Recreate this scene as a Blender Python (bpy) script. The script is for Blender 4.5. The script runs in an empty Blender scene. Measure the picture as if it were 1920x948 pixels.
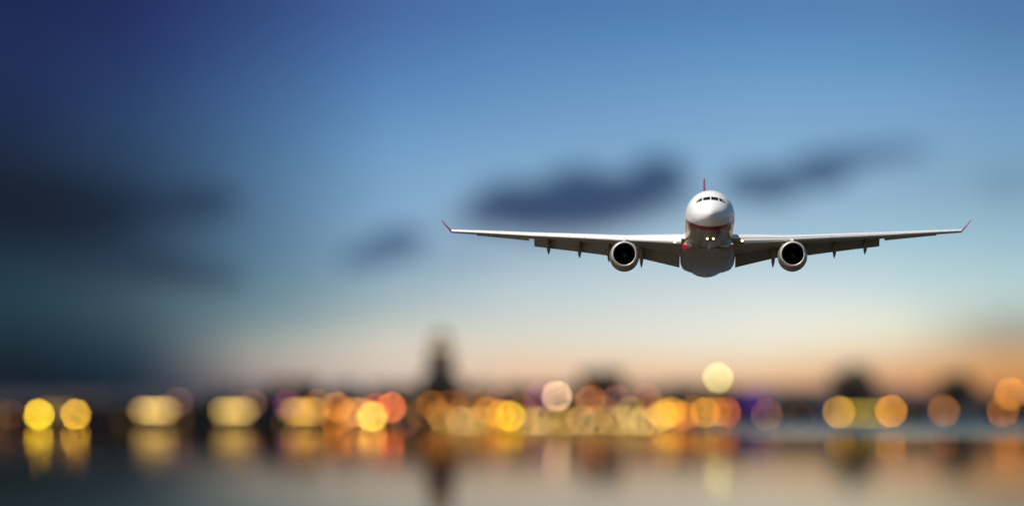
import bpy, math, random
from mathutils import Vector, Matrix

random.seed(11)
R = math.radians
S = bpy.context.scene
C = S.collection

# ------------------------------------------------------------------ camera
CAM_H = 3.4                      # camera height above the water
cam_d = bpy.data.cameras.new('camera')
cam = bpy.data.objects.new('camera', cam_d)
C.objects.link(cam)
cam_d.sensor_width = 36.0
cam_d.lens = 250.0
cam_d.clip_start = 1.0
cam_d.clip_end = 90000.0
cam.location = (0, 0, CAM_H)
cam.rotation_euler = (R(90) + math.atan(311.0 / 13333.0), 0, 0)
cam_d.dof.use_dof = True
cam_d.dof.focus_distance = 824.0
cam_d.dof.aperture_fstop = 0.0515
cam_d.dof.aperture_blades = 0
S.camera = cam

# ------------------------------------------------------------------ colour helpers
def lin(c):
    return tuple(((v / 255.0) / 12.92) if v / 255.0 <= 0.04045 else (((v / 255.0) + 0.055) / 1.055) ** 2.4 for v in c[:3])

# ------------------------------------------------------------------ sky
SUN_DIR = Vector((-0.47, -0.13, 0.87)).normalized()       # towards the sun
SUN_EL = math.asin(SUN_DIR.z)
SUN_AZ = math.atan2(SUN_DIR.x, SUN_DIR.y)

W = bpy.data.worlds.new('World')
S.world = W
W.use_nodes = True
nt = W.node_tree
nt.nodes.clear()
N = nt.nodes.new
L = nt.links.new

def val(x):
    n = N('ShaderNodeValue'); n.outputs[0].default_value = x; return n.outputs[0]

def mth(op, a, b=None, c=None):
    n = N('ShaderNodeMath'); n.operation = op
    for i, v in enumerate((a, b, c)):
        if v is None: continue
        if isinstance(v, (int, float)): n.inputs[i].default_value = v
        else: L(v, n.inputs[i])
    return n.outputs[0]

def smooth(v, lo, hi, a=0.0, b=1.0, kind='SMOOTHSTEP'):
    n = N('ShaderNodeMapRange'); n.interpolation_type = kind
    L(v, n.inputs[0])
    for i, x in zip((1, 2, 3, 4), (lo, hi, a, b)): n.inputs[i].default_value = x
    return n.outputs[0]

def mixc(f, a, b):
    n = N('ShaderNodeMix'); n.data_type = 'RGBA'; n.clamp_factor = True
    if isinstance(f, (int, float)): n.inputs[0].default_value = f
    else: L(f, n.inputs[0])
    for s, v in ((6, a), (7, b)):
        if isinstance(v, tuple): n.inputs[s].default_value = (*v, 1)
        else: L(v, n.inputs[s])
    return n.outputs[2]

tc = N('ShaderNodeTexCoord')
sep = N('ShaderNodeSeparateXYZ'); L(tc.outputs['Generated'], sep.inputs[0])
X, Y, Z = sep.outputs
az = mth('MULTIPLY', mth('ARCTAN2', X, Y), 57.29578)       # degrees right of the view
el = mth('MULTIPLY', mth('ARCSINE', Z), 57.29578)          # degrees above the horizon

DEG = math.degrees(1 / 13333.0)                            # 0.0043 degree steps used by the tables below
HOR = 785.0
# a dusk sky told by bearing: colours from high (0) to the horizon (785)
COLS = [
    (30,   [(0, (27, 41, 87)), (100, (31, 47, 92)), (200, (30, 45, 86)), (280, (29, 44, 72)), (340, (24, 36, 53)), (400, (25, 37, 51)), (450, (29, 45, 62)), (520, (37, 61, 78)), (580, (38, 62, 75)), (640, (30, 48, 60)), (700, (23, 35, 46)), (785, (22, 31, 42))]),
    (250,  [(0, (33, 46, 101)), (100, (36, 55, 108)), (200, (41, 67, 112)), (280, (43, 70, 106)), (350, (40, 62, 92)), (420, (37, 55, 80)), (480, (45, 64, 84)), (560, (68, 89, 103)), (620, (60, 82, 94)), (680, (42, 59, 73)), (740, (30, 42, 56)), (785, (26, 36, 48))]),
    (480,  [(0, (46, 72, 131)), (100, (53, 85, 142)), (200, (63, 102, 153)), (300, (71, 113, 155)), (400, (79, 116, 150)), (500, (90, 123, 146)), (600, (118, 141, 148)), (650, (158, 160, 153)), (690, (166, 154, 146)), (740, (125, 108, 112)), (785, (96, 88, 98))]),
    (730,  [(0, (66, 102, 166)), (100, (74, 120, 181)), (200, (90, 141, 196)), (300, (110, 160, 205)), (400, (128, 170, 206)), (460, (136, 172, 200)), (520, (142, 172, 192)), (600, (182, 193, 189)), (640, (210, 206, 193)), (690, (216, 196, 178)), (785, (196, 166, 158))]),
    (960,  [(0, (70, 118, 180)), (100, (84, 135, 191)), (200, (100, 150, 201)), (300, (120, 167, 208)), (400, (144, 180, 208)), (480, (166, 191, 206)), (560, (190, 206, 210)), (620, (212, 213, 205)), (660, (230, 214, 192)), (705, (234, 193, 160)), (785, (206, 146, 120))]),
    (1440, [(0, (78, 128, 185)), (100, (92, 145, 200)), (200, (115, 165, 210)), (300, (130, 175, 212)), (420, (152, 187, 212)), (500, (186, 208, 220)), (560, (216, 226, 224)), (600, (230, 231, 220)), (640, (237, 231, 212)), (670, (240, 218, 184)), (700, (238, 194, 150)), (740, (214, 146, 112)), (785, (190, 122, 95))]),
    (1680, [(0, (80, 128, 182)), (100, (92, 145, 198)), (200, (113, 163, 208)), (300, (126, 169, 206)), (380, (142, 181, 209)), (460, (166, 200, 215)), (540, (198, 218, 220)), (600, (227, 229, 213)), (650, (234, 217, 187)), (700, (224, 168, 120)), (740, (196, 126, 88)), (785, (168, 104, 74))]),
    (1885, [(0, (75, 122, 175)), (100, (88, 138, 190)), (200, (107, 155, 200)), (280, (118, 165, 202)), (350, (126, 167, 193)), (420, (145, 184, 205)), (520, (175, 205, 211)), (580, (192, 207, 200)), (620, (172, 172, 156)), (660, (202, 162, 120)), (705, (214, 148, 86)), (785, (178, 106, 56))]),
]
def col_at(table, py):
    for (y0, c0), (y1, c1) in zip(table, table[1:]):
        if py <= y1:
            t = (py - y0) / (y1 - y0)
            return [a + (b - a) * t for a, b in zip(c0, c1)]
    return list(table[-1][1])
def cubic(p0, p1, p2, p3, t):
    return 0.5 * (2 * p1 + (p2 - p0) * t + (2 * p0 - 5 * p1 + 4 * p2 - p3) * t * t + (3 * p1 - p0 - 3 * p2 + p3) * t ** 3)
YS = [0, 60, 120, 180, 240, 300, 350, 400, 450, 500, 550, 600, 640, 680, 720, 785]
def calm(c, px, py):              # the upper sky is a little greyer than a clear blue
    k = 0.12 * max(0.0, min(1.0, (520 - py) / 150.0))
    m = sum(c) / 3.0
    return [v + (m - v) * k for v in c]
GRID = [[calm(col_at(t, y), p, y) for y in YS] for p, t in COLS]
PX = [p for p, _ in COLS]
def fine(px):
    for i in range(len(PX) - 1):
        if px <= PX[i + 1]: break
    t = (px - PX[i]) / (PX[i + 1] - PX[i])
    g = lambda k: GRID[min(max(k, 0), len(PX) - 1)]
    return [[min(255, max(4, (1 - 0.5) * (a[1][c] + (a[2][c] - a[1][c]) * t) + 0.5 * cubic(a[0][c], a[1][c], a[2][c], a[3][c], t))) for c in range(3)]
            for a in zip(g(i - 1), g(i), g(i + 1), g(i + 2))]
# bearing warped a little so that no band is ruler-straight
nz0 = N('ShaderNodeTexNoise'); nz0.inputs['Scale'].default_value = 22.0; nz0.inputs['Detail'].default_value = 3.0
L(tc.outputs['Generated'], nz0.inputs[0])
wob = mth('SUBTRACT', nz0.outputs[0], 0.5)
elw = mth('ADD', el, mth('MULTIPLY', wob, 0.22))
azw = mth('ADD', az, mth('MULTIPLY', wob, 0.5))
ramp_pos = smooth(elw, 0.0, 785 * DEG, 0.0, 1.0, 'LINEAR')
sky = None
prev = None
FP = [30, 110, 180, 250, 330, 410, 480, 560, 640, 730, 840, 960, 1120, 1280, 1440, 1560, 1680, 1785, 1885]
for px in FP:
    rp = N('ShaderNodeValToRGB'); L(ramp_pos, rp.inputs[0])
    cr = rp.color_ramp; cr.interpolation = 'CARDINAL'
    stops = [((785 - y) / 785.0, c) for y, c in zip(YS, fine(px))][::-1]
    while len(cr.elements) < len(stops): cr.elements.new(0.5)
    for e, (p, c) in zip(cr.elements, stops): e.position = p
    for e, (p, c) in zip(cr.elements, stops): e.color = (*lin(c), 1)
    if sky is None: sky = rp.outputs[0]
    else: sky = mixc(smooth(azw, (prev - 960) * DEG, (px - 960) * DEG, kind='LINEAR'), sky, rp.outputs[0])
    prev = px
# dusk clouds: soft banks told by bearing and height, ragged by noise
nz = N('ShaderNodeTexNoise'); nz.inputs['Scale'].default_value = 60.0; nz.inputs['Detail'].default_value = 4.0
L(tc.outputs['Generated'], nz.inputs[0])
nsep = N('ShaderNodeSeparateColor'); L(nz.outputs['Color'], nsep.inputs[0])
caz = mth('ADD', az, mth('MULTIPLY', mth('SUBTRACT', nsep.outputs[0], 0.5), 0.45))
cel = mth('ADD', el, mth('MULTIPLY', mth('SUBTRACT', nsep.outputs[1], 0.5), 0.22))
CLOUDS = [  # azimuth, elevation, half width, half height (table units), tilt, opacity, colour
    (1065, 402, 225, 40, 0.05, 0.80, (80, 92, 124)),
    (1060, 382, 205, 46, 0.07, 0.92, (57, 77, 112)),
    (962, 376, 88, 48, 0.0, 0.75, (56, 77, 112)),
    (1078, 350, 70, 44, 0.0, 0.85, (56, 79, 114)),
    (1160, 356, 80, 40, 0.0, 0.80, (57, 78, 113)),
    (1240, 338, 66, 52, 0.0, 0.92, (54, 77, 112)),
    (1400, 352, 56, 34, 0.0, 0.8, (66, 90, 124)),
    (1460, 350, 60, 36, 0.0, 0.85, (62, 86, 120)),
    (1548, 322, 62, 38, 0.1, 0.88, (62, 88, 122)),
    (1610, 300, 56, 28, 0.1, 0.75, (80, 110, 144)),
    (1670, 286, 60, 24, 0.1, 0.75, (92, 122, 152)),
    (742, 458, 68, 38, 0.1, 0.9, (74, 99, 134)),
    (684, 478, 56, 30, 0.1, 0.8, (82, 106, 138)),
    (1890, 340, 70, 32, 0.1, 0.32, (100, 135, 165)),
    (375, 382, 78, 34, 0.05, 0.75, (42, 60, 84)),
    (300, 392, 80, 30, 0.05, 0.5, (38, 54, 80)),
    (120, 395, 170, 62, 0.0, 0.55, (24, 35, 50)),
    (345, 522, 110, 30, -0.06, 0.6, (48, 63, 84)),
    (200, 500, 160, 34, -0.1, 0.35, (38, 54, 74)),
    (930, 470, 200, 40, 0.1, 0.35, (128, 150, 180)),
    (1900, 615, 110, 26, 0.1, 0.35, (150, 148, 136)),
]
for (cx, cy, rx, ry, tilt, op, colr) in CLOUDS:
    dx = mth('SUBTRACT', caz, (cx - 960) * DEG)
    dy = mth('SUBTRACT', cel, (HOR - cy) * DEG)
    dy = mth('SUBTRACT', dy, mth('MULTIPLY', dx, tilt))
    rr = mth('SQRT', mth('ADD', mth('POWER', mth('ABSOLUTE', mth('DIVIDE', dx, rx * DEG)), 2.0), mth('POWER', mth('ABSOLUTE', mth('DIVIDE', dy, ry * DEG)), 2.0)))
    m = smooth(rr, 0.58, 1.24, op, 0.0)
    sky = mixc(m, sky, lin(colr))
# far from the view the sky runs on into the clear dusk sky of the Sky Texture
nis = N('ShaderNodeTexSky'); nis.sky_type = 'NISHITA'; nis.sun_disc = False
nis.sun_elevation = SUN_EL; nis.sun_rotation = SUN_AZ
nis.air_density = 1.0; nis.dust_density = 0.4; nis.ozone_density = 2.0
sc = N('ShaderNodeVectorMath'); sc.operation = 'SCALE'; L(nis.outputs[0], sc.inputs[0]); sc.inputs['Scale'].default_value = 0.05
high = smooth(el, 3.2, 30.0)
behind = smooth(mth('ABSOLUTE', az), 20.0, 150.0)
away = mth('MAXIMUM', high, behind)
sky = mixc(away, sky, sc.outputs[0])
bg = N('ShaderNodeBackground'); L(sky, bg.inputs[0]); bg.inputs[1].default_value = 1.0
wo = N('ShaderNodeOutputWorld'); L(bg.outputs[0], wo.inputs[0])

# ------------------------------------------------------------------ sun
sd = bpy.data.lights.new('sun', 'SUN')
sd.energy = 5.0
sd.angle = R(0.5)
sd.color = (1.0, 0.95, 0.87)
sun = bpy.data.objects.new('sun', sd)
C.objects.link(sun)
sun.rotation_euler = SUN_DIR.to_track_quat('Z', 'Y').to_euler()
sun.location = (0, 0, 500)

# ------------------------------------------------------------------ render settings
S.view_settings.view_transform = 'Standard'
S.view_settings.look = 'None'
S.view_settings.exposure = 0.0
S.view_settings.gamma = 1.0
S.view_settings.use_curve_mapping = False
S.render.engine = 'CYCLES'
cy = S.cycles
cy.use_denoising = True
cy.use_adaptive_sampling = False
cy.max_bounces = 5
cy.diffuse_bounces = 2
cy.glossy_bounces = 4
cy.transmission_bounces = 2
cy.sample_clamp_direct = 0.0
cy.sample_clamp_indirect = 0.0
cy.caustics_reflective = True
cy.caustics_refractive = False
cy.use_light_tree = True

# ------------------------------------------------------------------ materials
def mat(name, col, rough=0.5, metal=0.0, spec=0.5, coat=0.0, noise=None, bump=0.0):
    m = bpy.data.materials.new(name); m.use_nodes = True
    t = m.node_tree; b = t.nodes['Principled BSDF']
    b.inputs['Base Color'].default_value = (*col, 1)
    b.inputs['Roughness'].default_value = rough
    b.inputs['Metallic'].default_value = metal
    b.inputs['Specular IOR Level'].default_value = spec
    b.inputs['Coat Weight'].default_value = coat
    if noise:
        scale, amt = noise
        c = t.nodes.new('ShaderNodeTexCoord')
        n = t.nodes.new('ShaderNodeTexNoise'); n.inputs['Scale'].default_value = scale; n.inputs['Detail'].default_value = 4
        t.links.new(c.outputs['Object'], n.inputs[0])
        mx = t.nodes.new('ShaderNodeMix'); mx.data_type = 'RGBA'
        mx.inputs[6].default_value = (*[v * (1 - amt) for v in col], 1)
        mx.inputs[7].default_value = (*[min(1, v * (1 + amt)) for v in col], 1)
        t.links.new(n.outputs[0], mx.inputs[0])
        t.links.new(mx.outputs[2], b.inputs['Base Color'])
        if bump:
            bp = t.nodes.new('ShaderNodeBump'); bp.inputs['Strength'].default_value = bump; bp.inputs['Distance'].default_value = 0.05
            t.links.new(n.outputs[0], bp.inputs['Height']); t.links.new(bp.outputs[0], b.inputs['Normal'])
    return m

def emit(name, col, strength):
    m = bpy.data.materials.new(name); m.use_nodes = True
    t = m.node_tree; b = t.nodes['Principled BSDF']
    b.inputs['Base Color'].default_value = (*[min(0.8, v) for v in col], 1)
    b.inputs['Roughness'].default_value = 0.4
    b.inputs['Emission Color'].default_value = (*col, 1)
    b.inputs['Emission Strength'].default_value = strength
    return m

# ------------------------------------------------------------------ mesh helpers
class MB:
    def __init__(self): self.v = []; self.f = []; self.mi = []
    def add(self, vs, fs, mi=0):
        o = len(self.v); self.v += [tuple(p) for p in vs]
        self.f += [tuple(i + o for i in f) for f in fs]; self.mi += [mi] * len(fs); return self
    def box(self, x0, x1, y0, y1, z0, z1, mi=0):
        vs = [(x, y, z) for z in (z0, z1) for y in (y0, y1) for x in (x0, x1)]
        return self.add(vs, [(0, 2, 3, 1), (4, 5, 7, 6), (0, 1, 5, 4), (2, 6, 7, 3), (0, 4, 6, 2), (1, 3, 7, 5)], mi)
    def loft(self, rings, caps=True, closed=True, mi=0):
        n = len(rings[0]); vs = [p for r in rings for p in r]; fs = []
        for i in range(len(rings) - 1):
            for k in range(n if closed else n - 1):
                a = i * n + k; b = i * n + (k + 1) % n
                fs.append((a, b, b + n, a + n))
        if caps:
            fs.append(tuple(range(n))[::-1]); fs.append(tuple(range((len(rings) - 1) * n, len(rings) * n)))
        return self.add(vs, fs, mi)
    def tube(self, pts, rad, n=8, caps=True):
        rings = []
        for i, p in enumerate(pts):
            p = Vector(p)
            d = (Vector(pts[min(i + 1, len(pts) - 1)]) - Vector(pts[max(i - 1, 0)])).normalized()
            u = d.orthogonal().normalized(); w = d.cross(u)
            r = rad[i] if isinstance(rad, (list, tuple)) else rad
            rings.append([p + (u * math.cos(a) + w * math.sin(a)) * r for a in (2 * math.pi * k / n for k in range(n))])
        return self.loft(rings, caps)
    def lathe(self, prof, n=32, axis='z', centre=(0, 0, 0), caps=False):
        cx, cy_, cz = centre; rings = []
        for t, r in prof:
            ring = []
            for k in range(n):
                a = 2 * math.pi * k / n
                if axis == 'z': ring.append((cx + r * math.cos(a), cy_ + r * math.sin(a), cz + t))
                else: ring.append((cx + r * math.cos(a), cy_ + t, cz + r * math.sin(a)))
            rings.append(ring)
        return self.loft(rings, caps)
    def build(self, name, mats, parent=None, smooth_angle=None, loc=None):
        me = bpy.data.meshes.new(name); me.from_pydata(self.v, [], self.f)
        ms = mats if isinstance(mats, (list, tuple)) else [mats]
        for m in ms: me.materials.append(m)
        if len(ms) > 1: me.polygons.foreach_set('material_index', self.mi)
        import bmesh
        b = bmesh.new(); b.from_mesh(me); bmesh.ops.recalc_face_normals(b, faces=b.faces); b.to_mesh(me); b.free()
        if smooth_angle is not None:
            me.shade_smooth(); me.set_sharp_from_angle(angle=R(smooth_angle))
        o = bpy.data.objects.new(name, me); C.objects.link(o)
        if parent: o.parent = parent
        if loc: o.location = loc
        return o

def tag(o, label=None, cat=None, group=None, kind=None):
    if label: o['label'] = label
    if cat: o['category'] = cat
    if group: o['group'] = group
    if kind: o['kind'] = kind
    return o

def thing(name, label, cat, loc, rz=0.0, group=None):
    o = bpy.data.objects.new(name, None); C.objects.link(o)
    o.location = loc; o.rotation_euler = (0, 0, rz)
    o.empty_display_size = 0.5
    return tag(o, label, cat, group)

def copy_tree(o, parent=None):
    c = o.copy(); C.objects.link(c); c.parent = parent
    for ch in [k for k in bpy.data.objects if k.parent == o]: copy_tree(ch, c)
    return c

# ------------------------------------------------------------------ water and shore
def water_material():
    m = bpy.data.materials.new('river_water'); m.use_nodes = True
    t = m.node_tree; t.nodes.clear()
    df = t.nodes.new('ShaderNodeBsdfDiffuse'); df.inputs[0].default_value = (0.055, 0.048, 0.036, 1)   # silty river
    gl = t.nodes.new('ShaderNodeBsdfGlossy'); gl.distribution = 'BECKMANN'; gl.inputs[0].default_value = (0.66, 0.60, 0.54, 1)
    fr = t.nodes.new('ShaderNodeFresnel'); fr.inputs[0].default_value = 1.333
    mixs = t.nodes.new('ShaderNodeMixShader'); out = t.nodes.new('ShaderNodeOutputMaterial')
    t.links.new(fr.outputs[0], mixs.inputs[0]); t.links.new(df.outputs[0], mixs.inputs[1]); t.links.new(gl.outputs[0], mixs.inputs[2]); t.links.new(mixs.outputs[0], out.inputs[0])
    g = t.nodes.new('ShaderNodeNewGeometry')
    s = t.nodes.new('ShaderNodeSeparateXYZ'); t.links.new(g.outputs['Position'], s.inputs[0])
    n = t.nodes.new('ShaderNodeTexNoise'); n.inputs['Scale'].default_value = 0.004; n.inputs['Detail'].default_value = 2
    t.links.new(g.outputs['Position'], n.inputs[0])
    def mr(v, lo, hi, a=0.0, c=1.0):
        q = t.nodes.new('ShaderNodeMapRange'); q.interpolation_type = 'SMOOTHSTEP'
        t.links.new(v, q.inputs[0])
        for i, x in zip((1, 2, 3, 4), (lo, hi, a, c)): q.inputs[i].default_value = x
        return q.outputs[0]
    def mm(op, a, c):
        q = t.nodes.new('ShaderNodeMath'); q.operation = op
        for i, x in enumerate((a, c)):
            if isinstance(x, (int, float)): q.inputs[i].default_value = x
            else: t.links.new(x, q.inputs[i])
        return q.outputs[0]
    # wind-ruffled water in the inlet on the right, calm water elsewhere
    ruff = mm('MULTIPLY', mr(s.outputs[1], 650, 2700), mr(s.outputs[0], 15, 75))
    rough = mm('ADD', mm('ADD', 0.032, mm('MULTIPLY', ruff, 0.12)), mm('MULTIPLY', n.outputs[0], 0.008))
    t.links.new(rough, gl.inputs['Roughness'])
    return m

wm = MB()
nx, ny = 24, 40
xs = [-9000 + 18000 * i / nx for i in range(nx + 1)]
ys = [-600 + 9600 * (j / ny) ** 1.6 for j in range(ny + 1)]
wm.add([(x, y, 0) for y in ys for x in xs], [(j * (nx + 1) + i, j * (nx + 1) + i + 1, (j + 1) * (nx + 1) + i + 1, (j + 1) * (nx + 1) + i) for j in range(ny) for i in range(nx)])
tag(wm.build('water', water_material()), 'dark calm river reflecting the city lights', kind='structure')

M_land = mat('dusk_earth', (0.035, 0.038, 0.026), 0.95, noise=(0.02, 0.4))
M_stone = mat('quay_stone', (0.045, 0.04, 0.035), 0.85, noise=(0.6, 0.3), bump=0.3)
M_pave = mat('quay_paving', (0.05, 0.047, 0.043), 0.85, noise=(0.4, 0.25))
M_hill = mat('wooded_hill', (0.014, 0.013, 0.024), 0.95, noise=(0.01, 0.5))

QY, QR = 3000.0, 3600.0          # the near quay, and the quay of the inlet on the right
outline = [(-1500, QY), (97, QY), (118, QR), (1700, QR), (1700, 5600), (-1500, 5600)]
def prism(o, z0, z1):
    n = len(o); b = MB()
    b.add([(x, y, z0) for x, y in o] + [(x, y, z1) for x, y in o],
          [tuple(range(n))[::-1], tuple(range(n, 2 * n))] + [(i, (i + 1) % n, n + (i + 1) % n, n + i) for i in range(n)])
    return b
tag(prism(outline, -2.0, 1.0).build('shore', M_land), kind='structure')
# the quay: a paved strip with a stone face and coping along the near shore and the inlet
qp = MB(); qp.box(-1499, 96.6, QY - 0.8, QY + 14, -1.9, 1.12); qp.box(118, 1699, QR - 0.8, QR + 14, -1.9, 1.12)
tag(qp.build('quay', M_pave), kind='structure')
qc = MB()
for x0, x1, yy in ((-1498, 96.4, QY), (118.2, 1698, QR)):
    k = x0
    while k < x1 - 1:
        k2 = min(k + 6.0, x1); qc.box(k + 0.03, k2 - 0.03, yy - 1.0, yy + 0.1, 0.9, 1.32); k = k2
o = qc.build('quay_coping', M_stone); tag(o, kind='structure')
# low wooded ridge behind the city
hb = MB(); rings = []
for i in range(161):
    x = -3200 + 40 * i
    h = 21 + 3 * math.sin(x * 0.0031 + 1.0) + 2.5 * math.sin(x * 0.011) + random.uniform(-0.8, 0.8)
    rings.append([(x, 4700, 0.4), (x, 4800, h * 0.75), (x, 4960, h), (x, 5250, h * 0.8), (x, 5590, 0.4)])
hb.loft(rings, caps=True, closed=True)
tag(hb.build('hill', M_hill, smooth_angle=60), kind='structure')

# ------------------------------------------------------------------ the airliner
def fuselage_material():
    m = bpy.data.materials.new('airliner_paint'); m.use_nodes = True
    t = m.node_tree; b = t.nodes['Principled BSDF']
    c = t.nodes.new('ShaderNodeTexCoord'); s = t.nodes.new('ShaderNodeSeparateXYZ'); t.links.new(c.outputs['Object'], s.inputs[0])
    def mm(op, a, bb, clamp=False):
        q = t.nodes.new('ShaderNodeMath'); q.operation = op; q.use_clamp = clamp
        for i, x in enumerate((a, bb)):
            if isinstance(x, (int, float)): q.inputs[i].default_value = x
            else: t.links.new(x, q.inputs[i])
        return q.outputs[0]
    yy, zz = s.outputs[1], s.outputs[2]
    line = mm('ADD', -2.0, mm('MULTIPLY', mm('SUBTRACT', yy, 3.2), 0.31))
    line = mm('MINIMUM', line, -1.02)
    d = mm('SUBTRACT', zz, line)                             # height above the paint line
    w = t.nodes.new('ShaderNodeMapRange'); t.links.new(yy, w.inputs[0])
    for i, x in zip((1, 2, 3, 4), (5.5, 8.5, 0.62, 0.20)): w.inputs[i].default_value = x
    red = mm('MULTIPLY', mm('GREATER_THAN', d, 0.0), mm('LESS_THAN', d, w.outputs[0]))
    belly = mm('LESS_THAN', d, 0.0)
    n = t.nodes.new('ShaderNodeTexNoise'); n.inputs['Scale'].default_value = 0.8; n.inputs['Detail'].default_value = 5
    t.links.new(c.outputs['Object'], n.inputs[0])
    def mx(f, a, bb):
        q = t.nodes.new('ShaderNodeMix'); q.data_type = 'RGBA'; t.links.new(f, q.inputs[0])
        for i, x in ((6, a), (7, bb)):
            if isinstance(x, tuple): q.inputs[i].default_value = (*x, 1)
            else: t.links.new(x, q.inputs[i])
        return q.outputs[2]
    mp = t.nodes.new('ShaderNodeMapping'); mp.inputs['Scale'].default_value = (2.2, 0.10, 0.9); t.links.new(c.outputs['Object'], mp.inputs[0])
    n2 = t.nodes.new('ShaderNodeTexNoise'); n2.inputs['Scale'].default_value = 1.0; n2.inputs['Detail'].default_value = 4; t.links.new(mp.outputs[0], n2.inputs[0])
    st = t.nodes.new('ShaderNodeMapRange'); t.links.new(n2.outputs[0], st.inputs[0])
    for i, x in zip((1, 2, 3, 4), (.36, .66, 0, 1)): st.inputs[i].default_value = x
    grey = mx(st.outputs[0], (0.17, 0.145, 0.105), (0.54, 0.47, 0.37))  # light and dark belly streaks: reflections put into the paint colour
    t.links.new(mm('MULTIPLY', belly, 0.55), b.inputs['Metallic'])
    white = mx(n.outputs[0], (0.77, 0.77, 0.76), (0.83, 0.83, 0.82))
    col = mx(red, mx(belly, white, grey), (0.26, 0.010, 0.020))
    t.links.new(col, b.inputs['Base Color'])
    b.inputs['Roughness'].default_value = 0.30
    b.inputs['Coat Weight'].default_value = 0.15; b.inputs['Coat Roughness'].default_value = 0.08
    # skin joints every few frames
    wv = mm('FRACT', mm('MULTIPLY', yy, 0.19), 0.0)
    j = mm('LESS_THAN', wv, 0.012)
    bp = t.nodes.new('ShaderNodeBump'); bp.inputs['Strength'].default_value = 0.25; bp.inputs['Distance'].default_value = 0.01; bp.invert = True
    t.links.new(j, bp.inputs['Height']); t.links.new(bp.outputs[0], b.inputs['Normal'])
    return m

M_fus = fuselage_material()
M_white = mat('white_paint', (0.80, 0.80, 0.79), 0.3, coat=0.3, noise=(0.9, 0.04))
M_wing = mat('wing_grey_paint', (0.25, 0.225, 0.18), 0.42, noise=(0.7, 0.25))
M_flap = mat('flap_grey_paint', (0.18, 0.165, 0.135), 0.45, noise=(1.2, 0.25))
M_fair = mat('fairing_grey_paint', (0.15, 0.122, 0.085), 0.25, metal=0.35, coat=0.15, noise=(0.9, 0.95))  # strong mottle in the colour stands in for reflections on the underside
M_red = mat('red_paint', (0.42, 0.012, 0.028), 0.3, coat=0.3, noise=(0.7, 0.12))
M_lip = mat('satin_aluminium', (0.66, 0.61, 0.58), 0.45, metal=0.35, noise=(2.0, 0.1))
M_nac = mat('nacelle_paint', (0.20, 0.18, 0.14), 0.4, coat=0.1, noise=(0.8, 0.15))
M_dark = mat('intake_liner', (0.012, 0.011, 0.013), 0.6, noise=(3.0, 0.2))
M_fan = mat('fan_titanium', (0.018, 0.018, 0.022), 0.4, metal=0.7, noise=(3.0, 0.2))
M_spin = mat('spinner_paint', (0.03, 0.03, 0.036), 0.4)
M_hot = mat('exhaust_metal', (0.20, 0.17, 0.15), 0.4, metal=1.0, noise=(2.0, 0.3))
M_glass = mat('cockpit_glass', (0.008, 0.009, 0.011), 0.08, spec=0.6)
M_frame = mat('window_frame_paint', (0.35, 0.34, 0.33), 0.4)
M_seal = mat('rubber_seal', (0.03, 0.03, 0.03), 0.7)
M_land_light = emit('landing_lamp', (1.0, 0.72, 0.30), 7.0)
M_taxi_light = emit('taxi_lamp', (1.0, 0.76, 0.36), 7.0)

plane = thing('airliner', 'white airliner with grey belly and red winglets flying low towards the viewer', 'airplane', (0, 0, 0))
# reference station 5 m behind the nose tip
D0 = 806.0
ref = Vector((D0 * (1332 - 960) / 13333.0, D0, CAM_H + D0 * (HOR - 400) / 13333.0))
rot = Matrix.Rotation(R(-0.8), 4, 'Z') @ Matrix.Rotation(R(-5.6), 4, 'X')
plane.matrix_world = Matrix.Translation(ref - (rot.to_3x3() @ Vector((0, 5, 0)))) @ rot

FUS = [(0.0, .03, -.70, -.76), (0.06, .26, -.47, -.98), (0.2, .50, -.22, -1.22), (0.5, .85, .06, -1.50), (1.0, 1.24, .40, -1.80), (1.6, 1.6, .80, -2.03), (2.2, 1.88, 1.20, -2.21),
       (2.8, 2.11, 1.74, -2.37), (3.4, 2.29, 2.12, -2.49), (4.2, 2.46, 2.42, -2.61), (5.2, 2.63, 2.66, -2.72), (6.5, 2.76, 2.79, -2.80), (8.0, 2.82, 2.82, -2.82),
       (12, 2.82, 2.82, -2.82), (20, 2.82, 2.82, -2.82), (28, 2.82, 2.82, -2.82), (36, 2.82, 2.82, -2.82), (42, 2.82, 2.82, -2.82), (45, 2.79, 2.82, -2.58), (48, 2.62, 2.81, -2.08), (51, 2.28, 2.76, -1.42), (54, 1.80, 2.62, -.68),
       (57, 1.26, 2.40, .10), (60, .72, 2.08, .80), (62, .36, 1.80, 1.16), (63.2, .16, 1.62, 1.30)]
def fus_at(y):
    y = max(0.0, min(FUS[-1][0], y))
    for a, b in zip(FUS, FUS[1:]):
        if y <= b[0]:
            t = (y - a[0]) / (b[0] - a[0]); return [p + (q - p) * t for p, q in zip(a[1:], b[1:])]
def fus_ring(y, n=56):
    w, zt, zb = fus_at(y); zc = (zt + zb) / 2 if y > 8 else (zt + zb) / 2
    return [(w * math.cos(2 * math.pi * k / n), y, zc + (zt - zc) * math.sin(2 * math.pi * k / n)) for k in range(n)]
def cat(t, i):   # smooth stations between the table rows
    return t
stations = []
for a, b in zip(FUS, FUS[1:]):
    n = 2 if b[0] - a[0] < 3.5 else 3
    stations += [a[0] + (b[0] - a[0]) * k / n for k in range(n)]
stations.append(FUS[-1][0])
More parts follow.
